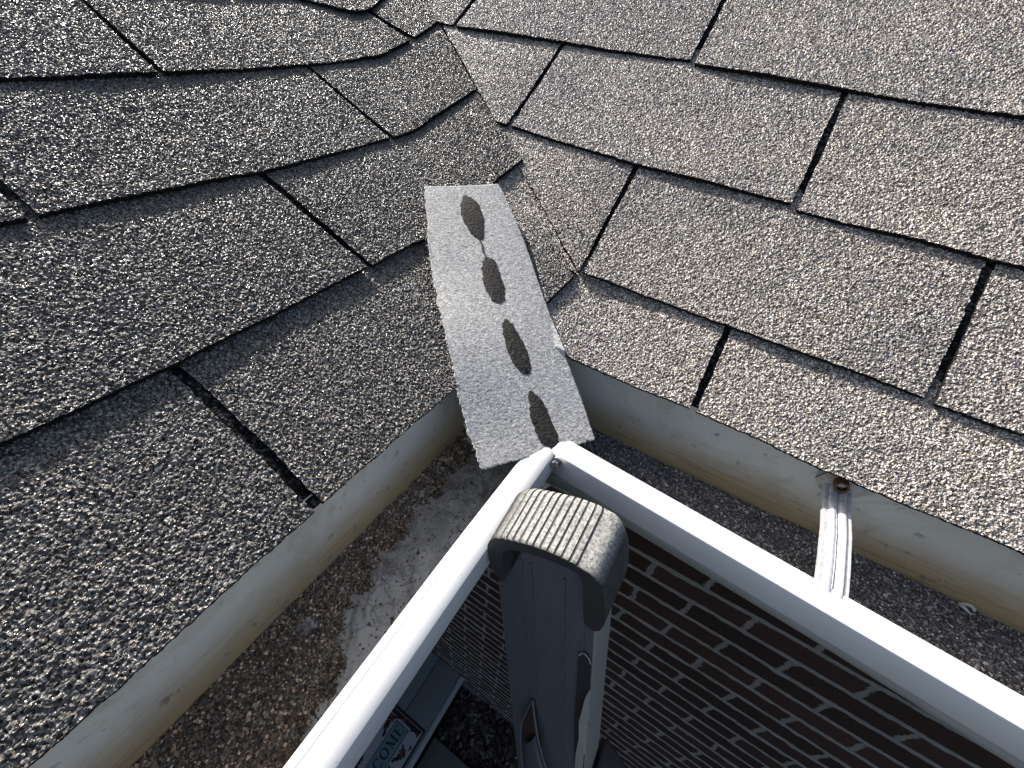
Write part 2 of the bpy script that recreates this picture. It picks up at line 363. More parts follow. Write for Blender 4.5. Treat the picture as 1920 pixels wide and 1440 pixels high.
# trough section: (fraction of reach, height in U)
SEC=[(0,-.872),(0,-1.05),(0,-1.20),(.02,-1.318),(.06,-1.335),(.80,-1.335),(.84,-1.31),(.87,-1.25),(.95,-1.205),(1.09,-1.172),(1.165,-1.150),(1.18,-1.125),(1.18,-1.097),(1.15,-1.094)]
def run(side,a,b,n,sec,dz=0):
    rows=[]
    for i in range(n+1):
        row=[]
        for f,zz in sec:
            if side=='L':
                d=f*DL; y1=YB-d if b is None else b; y=a+(y1-a)*i/n; row.append((XB+d,y,zz*U+dz))
            else:
                x0=XB+f*DL if a is None else a; x=x0+(b-x0)*i/n; row.append((x,YB-f*dR(x) if a is None and i>0 or a is not None else YB-f*DL,zz*U+dz))
        rows.append(row)
    return rows
runs={}
for side in 'LR':
    gr=bpy.data.objects.new('gutter_run',None); C.objects.link(gr); gr.parent=gut
    gr['label']='left gutter run under the darker slope' if side=='L' else 'right gutter run with a ribbed strap across it'
    runs[side]=gr
    inside=SEC[:5]; front=SEC[4:]
    for nm,sec,mat in (('trough',inside,M_IN),('front_face',front,M_FACE)):
        mb=MB(); mb.strip(run(side,-.42 if side=='L' else None,None if side=='L' else .62,14,sec))
        mb.build(nm,mat,gr,smooth=(nm!='trough'),solid=.0008)
    # folded lip
    LP=[(-.003,-1.04),(-.003,-1.003),(.001,-.999),(.0135,-.999),(.0145,-1.003),(.0165,-1.003),(.0175,-.998),(.040,-.996),(.062,-1.000),(.072,-1.006),(.0755,-1.014),(.080,-1.045),(.081,-1.084),(.080,-1.090),(.066,-1.094),(.055,-1.108)]
    mb=MB(); rows=[]
    NN=40
    for i in range(NN+1):
        row=[]
        for d,zz in LP:
            if side=='L':
                y=-.42+(.812*U+.42)*i/NN
                row.append((XB+DL+d*U-.0008*math.exp(-((y-.1)/.08)**2),y,zz*U))
            else:
                x=-.253*U+(.62+.253*U)*i/NN; x+=(d*-.35*U if i==0 else 0)
                row.append((x,YB-dR(x)-d*U,zz*U))
        rows.append(row)
    mb.strip(rows); o=mb.build('front_lip',M_ALU,gr,smooth=True,solid=.0008,auto=28)
# mitre strip tucked behind the corner
mb=MB(); mb.strip([[(-.2720*U,.800*U,-1.012*U),(-.262*U,.792*U,-1.10*U),(-.255*U,.790*U,-1.2*U)],[(-.245*U,.845*U,-1.006*U),(-.238*U,.835*U,-1.10*U),(-.238*U,.835*U,-1.2*U)]]); mb.build('corner_strip',M_ALU,gut,solid=.001)
# hex screw in the corner
M_STEEL=Mat('zinc_steel',(.52,.51,.5),.28,1).m
M_RUST=Mat('rust',(.16,.065,.028),.85).m
mb=MB(); c0=Vector((-.2310*U,.796*U,-1.026*U)); dr=Vector((.10,-.92,.38)).normalized()
tube(mb,[c0+dr*-.002,c0+dr*.0015],.0050,16); tube(mb,[c0+dr*.0015,c0+dr*.0052,c0+dr*.0060],[.0036,.0036,.0028],6)
mb.build('hex_screw',M_STEEL,gut,label='small hex screw at the mitred corner of the lip')
# strap hanger
g=Mat('ribbed_strap_aluminium',rough=.42,metal=.55,spec=.5)
g.set('Base Color',g.mix(g.ramp(g.noise(260,4),[(.45,0),(.7,.7)]),(.80,.81,.84),(.50,.48,.44))); g.bump(g.noise(300,3),.15,.0004); M_STRAP=g.m
g=Mat('stained_flange_metal',rough=.5); g.set('Base Color',g.mix(g.ramp(g.noise(90,4),[(.45,0),(.62,.8)]),(.52,.51,.48),(.34,.25,.17))); M_STRAP2=g.m
hang=bpy.data.objects.new('gutter_strap',None); C.objects.link(hang); hang.parent=runs['R']; hang['label']='ribbed metal strap spanning the right gutter'
RB=[(0,0),(.0012,.0022),(.0030,.0022),(.0036,0.0006),(.0042,.0030),(.0058,.0042),(.0078,.0042),(.0090,.0030),(.0096,.0002),(.0104,.0002),(.0110,.0030),(.0126,.0042),(.0146,.0042),(.0158,.0026),(.0162,.0008),(.0176,.0022),(.0190,.0022),(.0196,0)]
mb=MB(); rows=[]
for y,zz,sc_ in ((1.168,-.966,.55),(1.150,-.976,.8),(1.135,-.980,1),(1.10,-.983,1),(1.0,-.985,1),(.90,-.997,1),(.845,-1.006,1),(.82,-1.012,1),(.79,-1.018,1)):
    rows.append([((.5075+(y-.8)*.004)*U+p[0]+ (0 if sc_==1 else 0),y*U,zz*U+p[1]*sc_) for p in RB])
mb.strip(rows); so_=mb.build('strap',M_STRAP,runs['R'],smooth=True,solid=.0009,auto=50)
bpy.data.objects.remove(hang)
mb=MB(); mb.add([(.482*U,1.167*U,-.955*U),(.506*U,1.160*U,-.992*U),(.584*U,1.160*U,-.988*U),(.612*U,1.164*U,-.945*U),(.640*U,1.170*U,-.875*U),(.505*U,1.170*U,-.875*U)],[(0,1,2,3,4,5)])
mb.build('strap_flange',M_STRAP2,runs['R'],solid=.0014)
mb=MB(); tube(mb,[(.480*U,1.159*U,-.958*U),(.494*U,1.158*U,-.92*U),(.505*U,1.160*U,-.88*U)],.0005,5); mb.build('rust_streak',M_RUST,runs['R'])
mb=MB(); cc=Vector((.5402*U,1.150*U,-.9412*U)); tube(mb,[cc+Vector((0,.003,0)),cc+Vector((0,-.0035,.001))],[.0050,.0050],18,caps=False)
mb.strip([[tuple(cc+Vector((math.cos(a)*r,-.0036,math.sin(a)*r+.001))) for a in [k*.349 for k in range(18)]] for r in (.0050,.0034)],closed=True)
mb.build('screw_hole',M_RUST,runs['R'])
mb=MB(); tube(mb,[cc+Vector((0,.002,0)),cc+Vector((0,-.0015,0))],[.0034,.0030],12); mb.build('screw_head',M_STEEL,runs['R'])
# ------------------------------------------------------------------ grit and silt in the gutter
def silt_x(y):  # boundary between grit (towards the back) and bare silt in the left run
    return np.interp(y,[-.40,-.0307,-.0169,.0022,.021,.0309,.0494,.0759,.10,.1322,.1894,.2452,.30],[-.070,-.1005,-.1065,-.1115,-.1194,-.1315,-.1417,-.1457,-.1485,-.1535,-.1510,-.1560,-.152])
def wave(x,y): return np.sin(x*70+y*33)*.5+np.sin(x*31-y*57+1)*.5
def bedz(x,y,side):
    if side=='L':
        b=np.clip((silt_x(y)+.002*np.sin(y*400)-x)/.018,0,1); return -.3285+.0145*b*b*(3-2*b)+.0007*wave(x,y)+.0020*np.clip((-.150-x)/.02,0,1)
    return -.3155+.0012*wave(x,y)
def bed(side):
    if side=='L':
        X,Y=np.meshgrid(np.arange(XB+.0006,XB+DL*.855,.0022),np.arange(-.42,YB-.0005,.0022))
    else:
        X,Y=np.meshgrid(np.arange(XB+DL*.83,.62,.0022),np.arange(YB-dR(.6)*.86,YB-.0005,.0022))
        Y=np.maximum(Y,YB-dR(X)*.855)
    Z=bedz(X,Y,side)
    idx=np.arange(X.size).reshape(X.shape); Q=np.stack([idx[:-1,:-1],idx[:-1,1:],idx[1:,1:],idx[1:,:-1]],-1).reshape(-1,4)
    return np.stack([X,Y,Z],-1).reshape(-1,3),Q,0
V,Q,mi=join([bed('L'),bed('R')])
me=npmesh('gutter_silt',V,Q,True); o=mobj('gutter_silt',me,M_SILT)
o['label']='pale cracked dried silt lying on the gutter floor beside the white lip'; o['category']='silt'; o['kind']='stuff'
OCT=np.array([(1,0,0),(-1,0,0),(0,1,0),(0,-1,0),(0,0,1),(0,0,-1)],float)
OF=np.array([(0,2,4),(2,1,4),(1,3,4),(3,0,4),(2,0,5),(1,2,5),(3,1,5),(0,3,5)])
def stones(P,R,flat=.75):
    n=len(P); ax=rng.normal(size=(n,3)); ax/=np.linalg.norm(ax,axis=1,keepdims=True); an=rng.random(n)*6.28
    K=np.zeros((n,3,3)); K[:,0,1]=-ax[:,2];K[:,0,2]=ax[:,1];K[:,1,0]=ax[:,2];K[:,1,2]=-ax[:,0];K[:,2,0]=-ax[:,1];K[:,2,1]=ax[:,0]
    s,c=np.sin(an)[:,None,None],(1-np.cos(an))[:,None,None]; Rr=np.eye(3)+s*K+c*(K@K)
    S=R[:,None]*(.6+.7*rng.random((n,3)))
    V=OCT[None]*S[:,None,:]*(.75+.5*rng.random((n,6,1)))
    V=np.einsum('nij,nkj->nki',Rr,V); V[...,2]*=flat
    V=V+P[:,None,:]
    F=OF[None]+(np.arange(n)*6)[:,None,None]
    return V.reshape(-1,3),F.reshape(-1,3)
N=76000
x=rng.uniform(XB+.001,XB+DL*.85,N); y=rng.uniform(-.33,YB-.001,N)
b=(silt_x(y)+.0035*np.sin(y*130)+.002*np.sin(y*411)-x)
keep=(rng.random(N)<np.clip(.5+b/.006,0,1)*.97+.022)
hole=((x+.149)**2+(y-.02)**2<.006**2)|((x+.141)**2+(y-.052)**2<.004**2)|((x+.158)**2+((y-.150)*.5)**2<.0035**2)
keep&=~(hole&(rng.random(N)<.85))
x,y=x[keep],y[keep]; zL_=bedz(x,y,'L')+rng.uniform(0,.0018,len(x))*(b[keep]>0)
N2=84000
x2=rng.uniform(XB+DL*.84,.45,N2); y2=rng.uniform(YB-.10,YB-.001,N2); k2=y2>YB-dR(x2)*.85
h2=((x2+.012)**2+(y2-.262)**2<.006**2)|((x2-.052)**2+(y2-.236)**2<.008**2); k2&=~(h2&(rng.random(N2)<.85))
x2,y2=x2[k2],y2[k2]; z2=bedz(x2,y2,'R')+rng.uniform(0,.0018,len(x2))
Pp=np.concatenate([np.stack([x,y,zL_],-1),np.stack([x2,y2,z2],-1)])
Rr_=rng.gamma(9,.000085,len(Pp))+.0002; big=rng.random(len(Pp))<.01; Rr_[big]*=1.7
V,F=stones(Pp,Rr_)
me=npmesh('shed_granules',V,F)
at=me.attributes.new('tone','FLOAT','POINT'); at.data.foreach_set('value',np.repeat(rng.random(len(Pp)),6))
at=me.attributes.new('hue','FLOAT','POINT'); at.data.foreach_set('value',np.repeat(rng.random(len(Pp)),6))
g=Mat('shed_grit',rough=.6)
tn=g.n('Attribute',attribute_name='tone').outputs['Fac']; hu=g.n('Attribute',attribute_name='hue').outputs['Fac']
c_=g.ramp(tn,[(0,.04),(.45,.12),(.72,.22),(.90,.40),(1,.85)])
c_=g.mix(1,c_,g.ramp(hu,[(0,(.82,.88,1.0)),(.4,(1,.95,.9)),(.75,(1.06,.98,.90)),(1,(1.25,.93,.80))]),'MULTIPLY')
# the left pile is browner with leaf dirt
xx=g.sep(g.co)[1]
c_=g.mix(g.n('MapRange',{0:g.sep(g.co)[0],1:-.06,2:-.10,3:0.,4:.75}).outputs[0],c_,g.mix(1,c_,(1.45,1.06,.66),'MULTIPLY'))
g.set('Base Color',c_); M_GRIT=g.m
o=mobj('shed_granules',me,M_GRIT)
o['label']='brown and grey roof grit piled along the bottom of the gutter'; o['category']='roof grit'; o['kind']='stuff'
mb=MB(); cq=Vector((.2637,.3012,-.3110)); tube(mb,[tuple(cq+Vector((math.cos(a)*.0042,math.sin(a)*.0034,.0012*math.sin(a*2)))) for a in [k*.52 for k in range(12)]],[.0011,.0013,.0015,.0014,.0012,.0013,.0015,.0013,.0011,.0010,.0009,.0006],7)
o=mb.build('seed_husk',Mat('pale_husk',(.62,.60,.55),.6).m,smooth=True); o['label']='tiny pale ring shaped seed husk on the grit right of the ribbed strap'; o['category']='seed husk'
# ------------------------------------------------------------------ upside-down scrap of shingle
FA,FB,FC,FD=[np.array(p)*U*k for p,k in (((-1.339,1.494,-.545),.90),((-1.045,1.66,-.505),.94),((-.411,.641,-1.03),.96),((-.164,.962,-1.03),.985))]
def felt(s,w_,h=0.):
    s=np.asarray(s,float)[...,None]; w_=np.asarray(w_,float)[...,None]
    p=(FA*(1-w_)+FB*w_)*(1-s)+(FC*(1-w_)+FD*w_)*s
    nn=np.cross(FB-FA,FC-FA); nn/=np.linalg.norm(nn); nn=nn if nn[2]>0 else -nn
    t_=np.clip((s-.35)/.62,0,1); bend=.0045*np.sin(t_*math.pi)**2*np.clip(1-w_,0,1.2)-.0012*np.sin(np.clip(w_,0,1)*3.14)
    return p+nn*(h+bend if np.ndim(h)==0 else h[...,None]+bend)
ELs,ELw=[.02,.215,.35,.492,.568,.706,.809,.903,1.0],[-.007,-.085,-.11,-.12,-.100,-.088,-.071,-.052,.001]
ERs,ERw=[.0,.022,.06,.132,.279,.459,.583,.737,.879,1.0],[.955,.976,.995,1.012,1.035,1.018,1.012,1.014,1.015,1.002]
ns,nw=420,150
ss=np.linspace(.018,1.0,ns+1); uu=np.linspace(0,1,nw+1)
def smooth(a,k): return np.convolve(np.pad(a,k,'edge'),np.ones(2*k+1)/(2*k+1),'valid')
jl=smooth(rng.normal(0,1,ns+1),1)*.008+smooth(rng.normal(0,1,ns+1),8)*.022; jr=smooth(rng.normal(0,1,ns+1),2)*.003
WL=np.interp(ss,ELs,ELw)+jl; WR=np.interp(ss,ERs,ERw)+jr
Sg,Ug=np.meshgrid(ss,uu,indexing='ij')
Wg=WL[:,None]+(WR-WL)[:,None]*Ug
Sg=Sg+(np.clip((ss-.94)/.06,0,1)[:,None])*(smooth(rng.normal(0,1,nw+1),1)*.002)[None,:]
hgt=smooth(rng.normal(0,1,Sg.size),1).reshape(Sg.shape)*.00010
Pt=felt(Sg,Wg,hgt+.0014); Pb=felt(Sg,Wg,np.full(Sg.shape,-.0016))
def rest(P):   # keep the strip resting on, never inside, the shingles
    on=(P[...,0]<XE+.004)|(P[...,1]>YE-.004); fl=Hs(P[...,0],P[...,1])+.0060
    P[...,2]=np.where(on,np.maximum(P[...,2],fl),P[...,2])
VIOL=Pb.copy(); rest(VIOL); vz_=VIOL[...,2]-Pb[...,2]; print('felt violation',[(round(float(ss[i]),2),round(float(vz_[i].max()*1000),1),round(float(np.argmax(vz_[i])/nw),2)) for i in range(0,ns+1,30)])
rest(Pb); d_=Pt[...,2]-Pb[...,2]; Pt[...,2]=np.maximum(Pt[...,2],Pb[...,2]+.0028+hgt)
idx=np.arange(Sg.size).reshape(Sg.shape); Q=np.stack([idx[:-1,:-1],idx[1:,:-1],idx[1:,1:],idx[:-1,1:]],-1).reshape(-1,4)
n0=Sg.size; ring=np.concatenate([idx[0,:],idx[1:,-1],idx[-1,-2::-1],idx[-2:0:-1,0]]); k=np.arange(len(ring)); k2_=(k+1)%len(ring)
Qs=np.stack([ring[k],ring[k2_],ring[k2_]+n0,ring[k]+n0],-1)
scrap=thing('shingle_scrap',tuple((FC+FD)/2+np.array([0,0,ZC])),'pale grey fibrous strip of shingle lying upside down across the valley into the gutter corner','shingle scrap')
g=Mat('sanded_fibre_backing',rough=.85,spec=.25)
f1=g.noise(300,6,.8,dist=.8); f2=g.noise(700,3,.6); f3=g.noise(16,3)
a=g.ramp(g.math('ADD',g.math('MULTIPLY',f1,.65),g.math('MULTIPLY',f2,.35)),[(.40,(.22,.218,.21)),(.47,(.38,.375,.36)),(.53,(.56,.55,.525)),(.60,(.82,.80,.76))])
a=g.mix(g.ramp(f3,[(.35,0),(.7,.35)]),a,(.46,.46,.46))
g.set('Base Color',a); g.bump(g.math('ADD',f1,g.math('MULTIPLY',f2,.6)),.30,.0006)
me=npmesh('strip',np.concatenate([Pt.reshape(-1,3),Pb.reshape(-1,3)]),np.concatenate([Q,Q[:,::-1]+n0,Qs]),True)
strip_o=mobj('strip',me,g.m,scrap)
gs=Mat('bitumen_sealant',(.085,.08,.075),.8,spec=.2)
gs.set('Base Color',gs.ramp(gs.noise(300,4),[(.35,(.022,.020,.018)),(.58,(.045,.041,.037)),(.72,(.09,.085,.078))])); gs.bump(gs.noise(420,3,.6),.9,.0013)
BL=[[(0.061,0.471),(0.075,.56),(0.102,0.625),(0.16,.635),(0.213,0.605),(0.262,0.535),(0.246,0.442),(0.20,.385),(0.149,0.363),(.10,.40)],
    [(.335,.50),(0.338,0.56),(0.348,0.608),(.41,.625),(0.47,0.612),(0.516,0.566),(0.507,0.447),(0.465,.415),(0.424,0.408),(.37,.44)],
    [(0.575,0.505),(.582,.56),(0.609,0.597),(.67,.63),(0.729,0.640),(0.766,0.603),(0.762,0.527),(0.72,.468),(0.677,0.446),(.62,.46)],
    [(0.815,0.549),(.83,.60),(0.856,0.644),(.91,.67),(0.96,0.679),(0.996,0.651),(.985,.57),(0.963,0.513),(0.92,.495),(0.879,0.495)]]
for bl in BL:
    n=len(bl); out=[]
    for i in range(n*6):
        t=i/6; i0=int(t); f=t-i0; p0,p1,p2,p3=[np.array(bl[(i0+q-1)%n]) for q in range(4)]
        p=.5*((2*p1)+(-p0+p2)*f+(2*p0-5*p1+4*p2-p3)*f*f+(-p0+3*p1-3*p2+p3)*f**3)
        out.append(p+rng.normal(0,1,2)*(.0022,.006))
    out=np.array(out); cen=out.mean(0)
    rows=[]
    for r,h in ((1.0,.0009),(.97,.0019),(.75,.0025),(.45,.0027),(.2,.0028),(.02,.0028)):
        q=cen+(out-cen)*r; rows.append([tuple(p) for p in felt(q[:,0],q[:,1],np.full(len(q),h))])
    mb=MB(); mb.strip(rows,closed=True); mb.build('sealant_blob',gs.m,scrap,smooth=True)
# thin tar neck between the first two blobs and frayed fibres on the left edge
mb=MB(); q=[(.255,.50),(.285,.515),(.31,.50),(.34,.52)]
mb.strip([[tuple(felt(s_,w_-.008*(1.2-i*.2),.0022)) for i,(s_,w_) in enumerate(q)],[tuple(felt(s_,w_+.010,.0022)) for s_,w_ in q]]); mb.build('sealant_neck',gs.m,scrap)
mb=MB()
for i in range(170):
    s_=random.random(); s_=random.choice([s_,random.uniform(.74,.96),random.uniform(.2,.3)]); w_=float(np.interp(s_,ELs,ELw)); p=felt(s_,w_+.02,.0005)
    if random.random()<.15: w_=float(np.interp(s_,ERs,ERw)); p=felt(s_,w_-.02,.0005)
    dd=np.array([random.uniform(-1,.2),random.uniform(-1,.2),random.uniform(-.2,.7)]); dd/=np.linalg.norm(dd); L=random.uniform(.002,.0055)
    e=np.array([random.gauss(0,1) for _ in range(3)])*.0012
    tube(mb,[tuple(p),tuple(p+dd*L*.5+e),tuple(p+dd*L)],.00013,3,False)
merge(strip_o,mb.build('fibres',Mat('glass_fibre',(.8,.78,.72),.6).m,scrap))
# ------------------------------------------------------------------ fascia and soffit below the roof edge
mb=MB(); mb.box((-1.4,-.7,-.42),(XB-.004,YB+.01,-.262)); mb.box((XB-.004,YB+.006,-.42),(1.2,YB+.03,-.25)); mb.box((XB-.004,YB+.03,-.42),(1.2,.56,-.395))
mb.build('fascia_board',Mat('fascia_paint',(.55,.55,.53),.6).m,roof)
# ------------------------------------------------------------------ brick wall
BX,BY,BH=.2147-.1016,-1.194,.0677
g=Mat('old_red_brick',rough=.88,spec=.2)
s=g.sep(g.co); 
dn=g.n('VectorMath',{0:g.noise(28,4,.65,out='Color'),1:(.5,.5,.5)},operation='SUBTRACT').outputs[0]
dn=g.n('VectorMath',{0:dn,'Scale':.022},operation='SCALE').outputs[0]
d2=g.n('VectorMath',{0:g.noise(170,5,.75,out='Color'),1:(.5,.5,.5)},operation='SUBTRACT').outputs[0]
d2=g.n('VectorMath',{0:d2,'Scale':.017},operation='SCALE').outputs[0]
vx=g.math('ADD',s[0],.2032*40-BX); vz=g.math('ADD',s[2],-(ZC+BY)+BH/2+BH*100)
vec=g.n('CombineXYZ',{0:vx,1:vz,2:0.}).outputs[0]
def flat(d):
    q=g.sep(d); return g.n('CombineXYZ',{0:q[0],1:g.math('MULTIPLY',q[2],.55),2:0.}).outputs[0]
vec=g.n('VectorMath',{0:vec,1:flat(dn)},operation='ADD').outputs[0]; vec=g.n('VectorMath',{0:vec,1:flat(d2)},operation='ADD').outputs[0]
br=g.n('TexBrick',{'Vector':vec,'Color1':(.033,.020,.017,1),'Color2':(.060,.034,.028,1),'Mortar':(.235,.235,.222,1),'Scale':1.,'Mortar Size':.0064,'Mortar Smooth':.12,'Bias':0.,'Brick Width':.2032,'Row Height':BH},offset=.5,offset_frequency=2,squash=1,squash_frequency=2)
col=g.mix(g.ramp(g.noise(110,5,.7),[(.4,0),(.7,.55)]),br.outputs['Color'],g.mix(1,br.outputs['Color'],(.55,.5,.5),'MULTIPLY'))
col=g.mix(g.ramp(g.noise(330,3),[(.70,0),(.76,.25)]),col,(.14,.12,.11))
g.set('Base Color',col)
hh=g.math('ADD',g.math('MULTIPLY',br.outputs['Fac'],-.35),g.math('MULTIPLY',g.noise(140,4),.5)); g.bump(hh,.8,.006)
M_BRICK=g.m
mb=MB(); mb.prism([(-1.55,.525),(1.8,.525),(1.8,.64),(-1.67,.64),(-1.67,-2.2),(-1.55,-2.2)],-ZC-.3,-.40); mb.build('tmp',M_BRICK)  # left return leg is out of view, added to keep sun off the porch
bw=bpy.data.objects['tmp']; bw.name='brick_wall'; bw['label']='dark red brick wall with thick pale mortar in the shade below the gutter, plus an unseen return added to block sun'; bw['category']='wall'
# mortar squeezed out of the bed joints: a low irregular ledge under every course
def ledges():
    xs=np.arange(-1.54,1.78,.007); VV=[];QQ=[];b=0
    zr0=BY-BH/2; r2=np.random.default_rng(3)
    def nz(n,k): q=np.convolve(r2.normal(0,1,n+2*k),np.ones(k)/k,'same')[k:-k]; return q*k**.5
    for j in range(-32,13):
        z0=zr0+j*BH
        if z0>-.43 or z0<-3.26: continue
        n=len(xs); pr=np.clip(.0023+.0009*nz(n,9)+.0009*nz(n,3),.0004,.0075); hh_=.0044+.0007*nz(n,5); zc=z0+.0016*nz(n,24)
        prof=[(.0006,-1.15),(-.5,-.85),(-1,-.2),(-.85,.55),(-.35,1.0),(.0006,1.15)]
        row=np.stack([np.stack([xs,np.full(n,.525)+(np.where(p<0,p*pr,p)),zc+q*hh_],-1) for p,q in prof],1)
        VV.append(row.reshape(-1,3)); idx=np.arange(n*6).reshape(n,6)
        QQ.append(np.stack([idx[:-1,:-1],idx[1:,:-1],idx[1:,1:],idx[:-1,1:]],-1).reshape(-1,4)+b); b+=n*6
    return npmesh('ledge',np.concatenate(VV),np.concatenate(QQ),True)
gm=Mat('pale_mortar',rough=.9,spec=.2); gm.set('Base Color',gm.mix(gm.noise(35,5,.7),(.16,.16,.15),(.33,.33,.315))); gm.bump(gm.noise(260,4,.7),.6,.0015)
merge(bw,mobj('ledge',ledges(),gm.m))
# ------------------------------------------------------------------ ground, porch, step, mat
mb=MB(); mb.add([(-40,-40,-ZC),(40,-40,-ZC),(40,40,-ZC),(-40,40,-ZC)],[(0,1,2,3)])
g=Mat('dark_soil',rough=.95); g.set('Base Color',g.ramp(g.noise(30,6),[(.35,(.010,.008,.006)),(.65,(.045,.032,.024))])); g.bump(g.noise(60,5),1,.02)
o=mb.build('ground',g.m); o['kind']='structure'; o['label']='dark bare soil at the foot of the brick wall'; o['category']='ground'
g=Mat('grey_porch_paint',rough=.6); g.set('Base Color',g.mix(g.noise(7,4),(.15,.175,.185),(.19,.215,.225))); g.bump(g.noise(200,3),.1,.001)
mb=MB(); mb.add([(1.1,-12,-ZC+.006),(14,-12,-ZC+.006),(14,.50,-ZC+.006),(1.1,.50,-ZC+.006)],[(0,1,2,3)])  # unseen sunlit sheet, added to bounce light onto the gutter faces
gw=Mat('pale_concrete_reflector',rough=.9); gw.set('Base Color',gw.mix(gw.noise(5,6),(.13,.128,.115),(.20,.195,.175))); o=mb.build('reflector',gw.m); o['kind']='structure'; o['label']='pale concrete path added out of view to bounce sunlight'; o['category']='reflector'
porch=thing('porch',(-.406,.5,0),'grey painted porch slab with a pale nosing at the foot of the wall','porch')
mb=MB(); mb.box((-1.9,-1.6,-3.262),(-.60,.5245,-3.043)); mb.box((-.597,-1.6,-3.262),(-.430,.5245,-3.042)); mb.build('porch_deck',g.m,porch,bevel=.003)
mb=MB(); mb.box((-.429,-1.6,-3.105),(-.404,.5245,-3.040)); mb.build('nosing',Mat('pale_nosing_paint',(.36,.40,.42),.5).m,porch,bevel=.006,seg=3)
mb=MB(); mb.box((-.402,-1.6,-3.262),(.30,.223,-3.221)); 
o=mb.build('stepping_slab',Mat('brown_grey_paver',(.13,.127,.122),.8).m,bevel=.004); o['label']='low brownish grey paving slab in front of the porch edge'; o['category']='paver'
# litter bed: leaves and stones between wall, porch and ladder
mb=MB(); LV=[];LF=[]
nl=900
for i in range(nl):
    x=random.uniform(-.40,.75); y=random.uniform(.23,.52) if x<.31 else random.uniform(-.3,.52)
    L=random.uniform(.010,.028); W=L*random.uniform(.35,.6); a=random.random()*6.28; ti=random.uniform(-.6,.6); z_=-ZC+.006+random.random()*.03
    ca,sa=math.cos(a),math.sin(a); q=[(-L,0,0),(-.3*L,W,.2*L),(.4*L,W*.8,.15*L),(L,0,0),(.4*L,-W*.8,.15*L),(-.3*L,-W,.2*L)]
    mb.add([(x+p*ca-r*sa,y+p*sa+r*ca,z_+t+p*ti*.5) for p,r,t in q],[(0,1,2,3),(0,3,4,5)])
o=mb.build('leaf_litter',None); 
g=Mat('dead_leaves',rough=.7); c_=g.ramp(g.sep(g.vor(32))[0],[(0,(.02,.012,.01)),(.5,(.040,.021,.011)),(.78,(.10,.07,.048)),(1,(.24,.21,.18))]); g.set('Base Color',c_); o.data.materials.append(g.m)
o['label']='dead brown leaves scattered over the dark soil beside the wall'; o['category']='leaf litter'; o['kind']='stuff'
n=1500; xs=rng.uniform(-.40,.9,n); ys=np.where(xs<.31,rng.uniform(.23,.52,n),rng.uniform(-.4,.52,n))
V,F=stones(np.stack([xs,ys,np.full(n,-ZC)+.008],-1),rng.gamma(4,.0022,n)+.003,.6)
me=npmesh('pebbles',V,F); g=Mat('pebble_stone',rough=.8); g.set('Base Color',g.ramp(g.sep(g.vor(26))[0],[(0,.012),(.6,.05),(.88,.22),(1,.5)])); o=mobj('pebbles',me,g.m)
o['label']='small pale stones lying among the leaves on the soil'; o['category']='pebbles'; o['kind']='stuff'
# door mat, lettering runs away from the camera
mat=thing('door_mat',(-.72,-.05,ZC-3.04),'dark floral door mat with a pale blue panel reading WELCOME on the porch','door mat')
ZM=-3.0395
mb=MB(); mb.box((-1.02,-.36,-3.0415),(-.437,.2035,ZM)); mb.build('mat_border',Mat('black_rubber',(.006,.006,.008),.6).m,mat,bevel=.001)
mb=MB(); mb.box((-1.005,-.345,ZM-.001),(-.4485,.190,ZM+.0012)); mat_field=mb.build('mat_field',Mat('lilac_grey_carpet',(.36,.345,.37),.95).m,mat)
mb=MB(); mb.box((-.613,-.31,ZM),(-.520,.152,ZM+.0024)); mb.build('panel_edge',bpy.data.materials['black_rubber'],mat)
mb=MB(); mb.box((-.609,-.306,ZM+.001),(-.524,.148,ZM+.0034)); mb.build('text_panel',Mat('pale_blue_panel',(.13,.22,.24),.95).m,mat)
# serif letters: strokes as quads in (a=reading direction 0..1, b=height 0..1)
def stroke(p,q,w0): 
    d=Vector((q[0]-p[0],q[1]-p[1])).normalized(); n_=Vector((-d.y,d.x))*w0/2
    return [(p[0]+n_.x,p[1]+n_.y),(q[0]+n_.x,q[1]+n_.y),(q[0]-n_.x,q[1]-n_.y),(p[0]-n_.x,p[1]-n_.y)]
def arc(cx,cy,rx,ry,a0,a1,thick,thin,n=18):
    out=[]
    for i in range(n):
        t0,t1=[math.radians(a0+(a1-a0)*(i+k)/n) for k in (0,1)]
        def P(t,sg): w_=(thin+(thick-thin)*abs(math.cos(t)))/2*sg; return (cx+(rx+w_)*math.cos(t),cy+(ry+w_)*math.sin(t))
        out.append([P(t0,1),P(t1,1),P(t1,-1),P(t0,-1)])
    return out
TK,TN,SF=.17,.07,.16
def ser(x,y,w_=.3): return stroke((x-w_/2,y),(x+w_/2,y),.06)
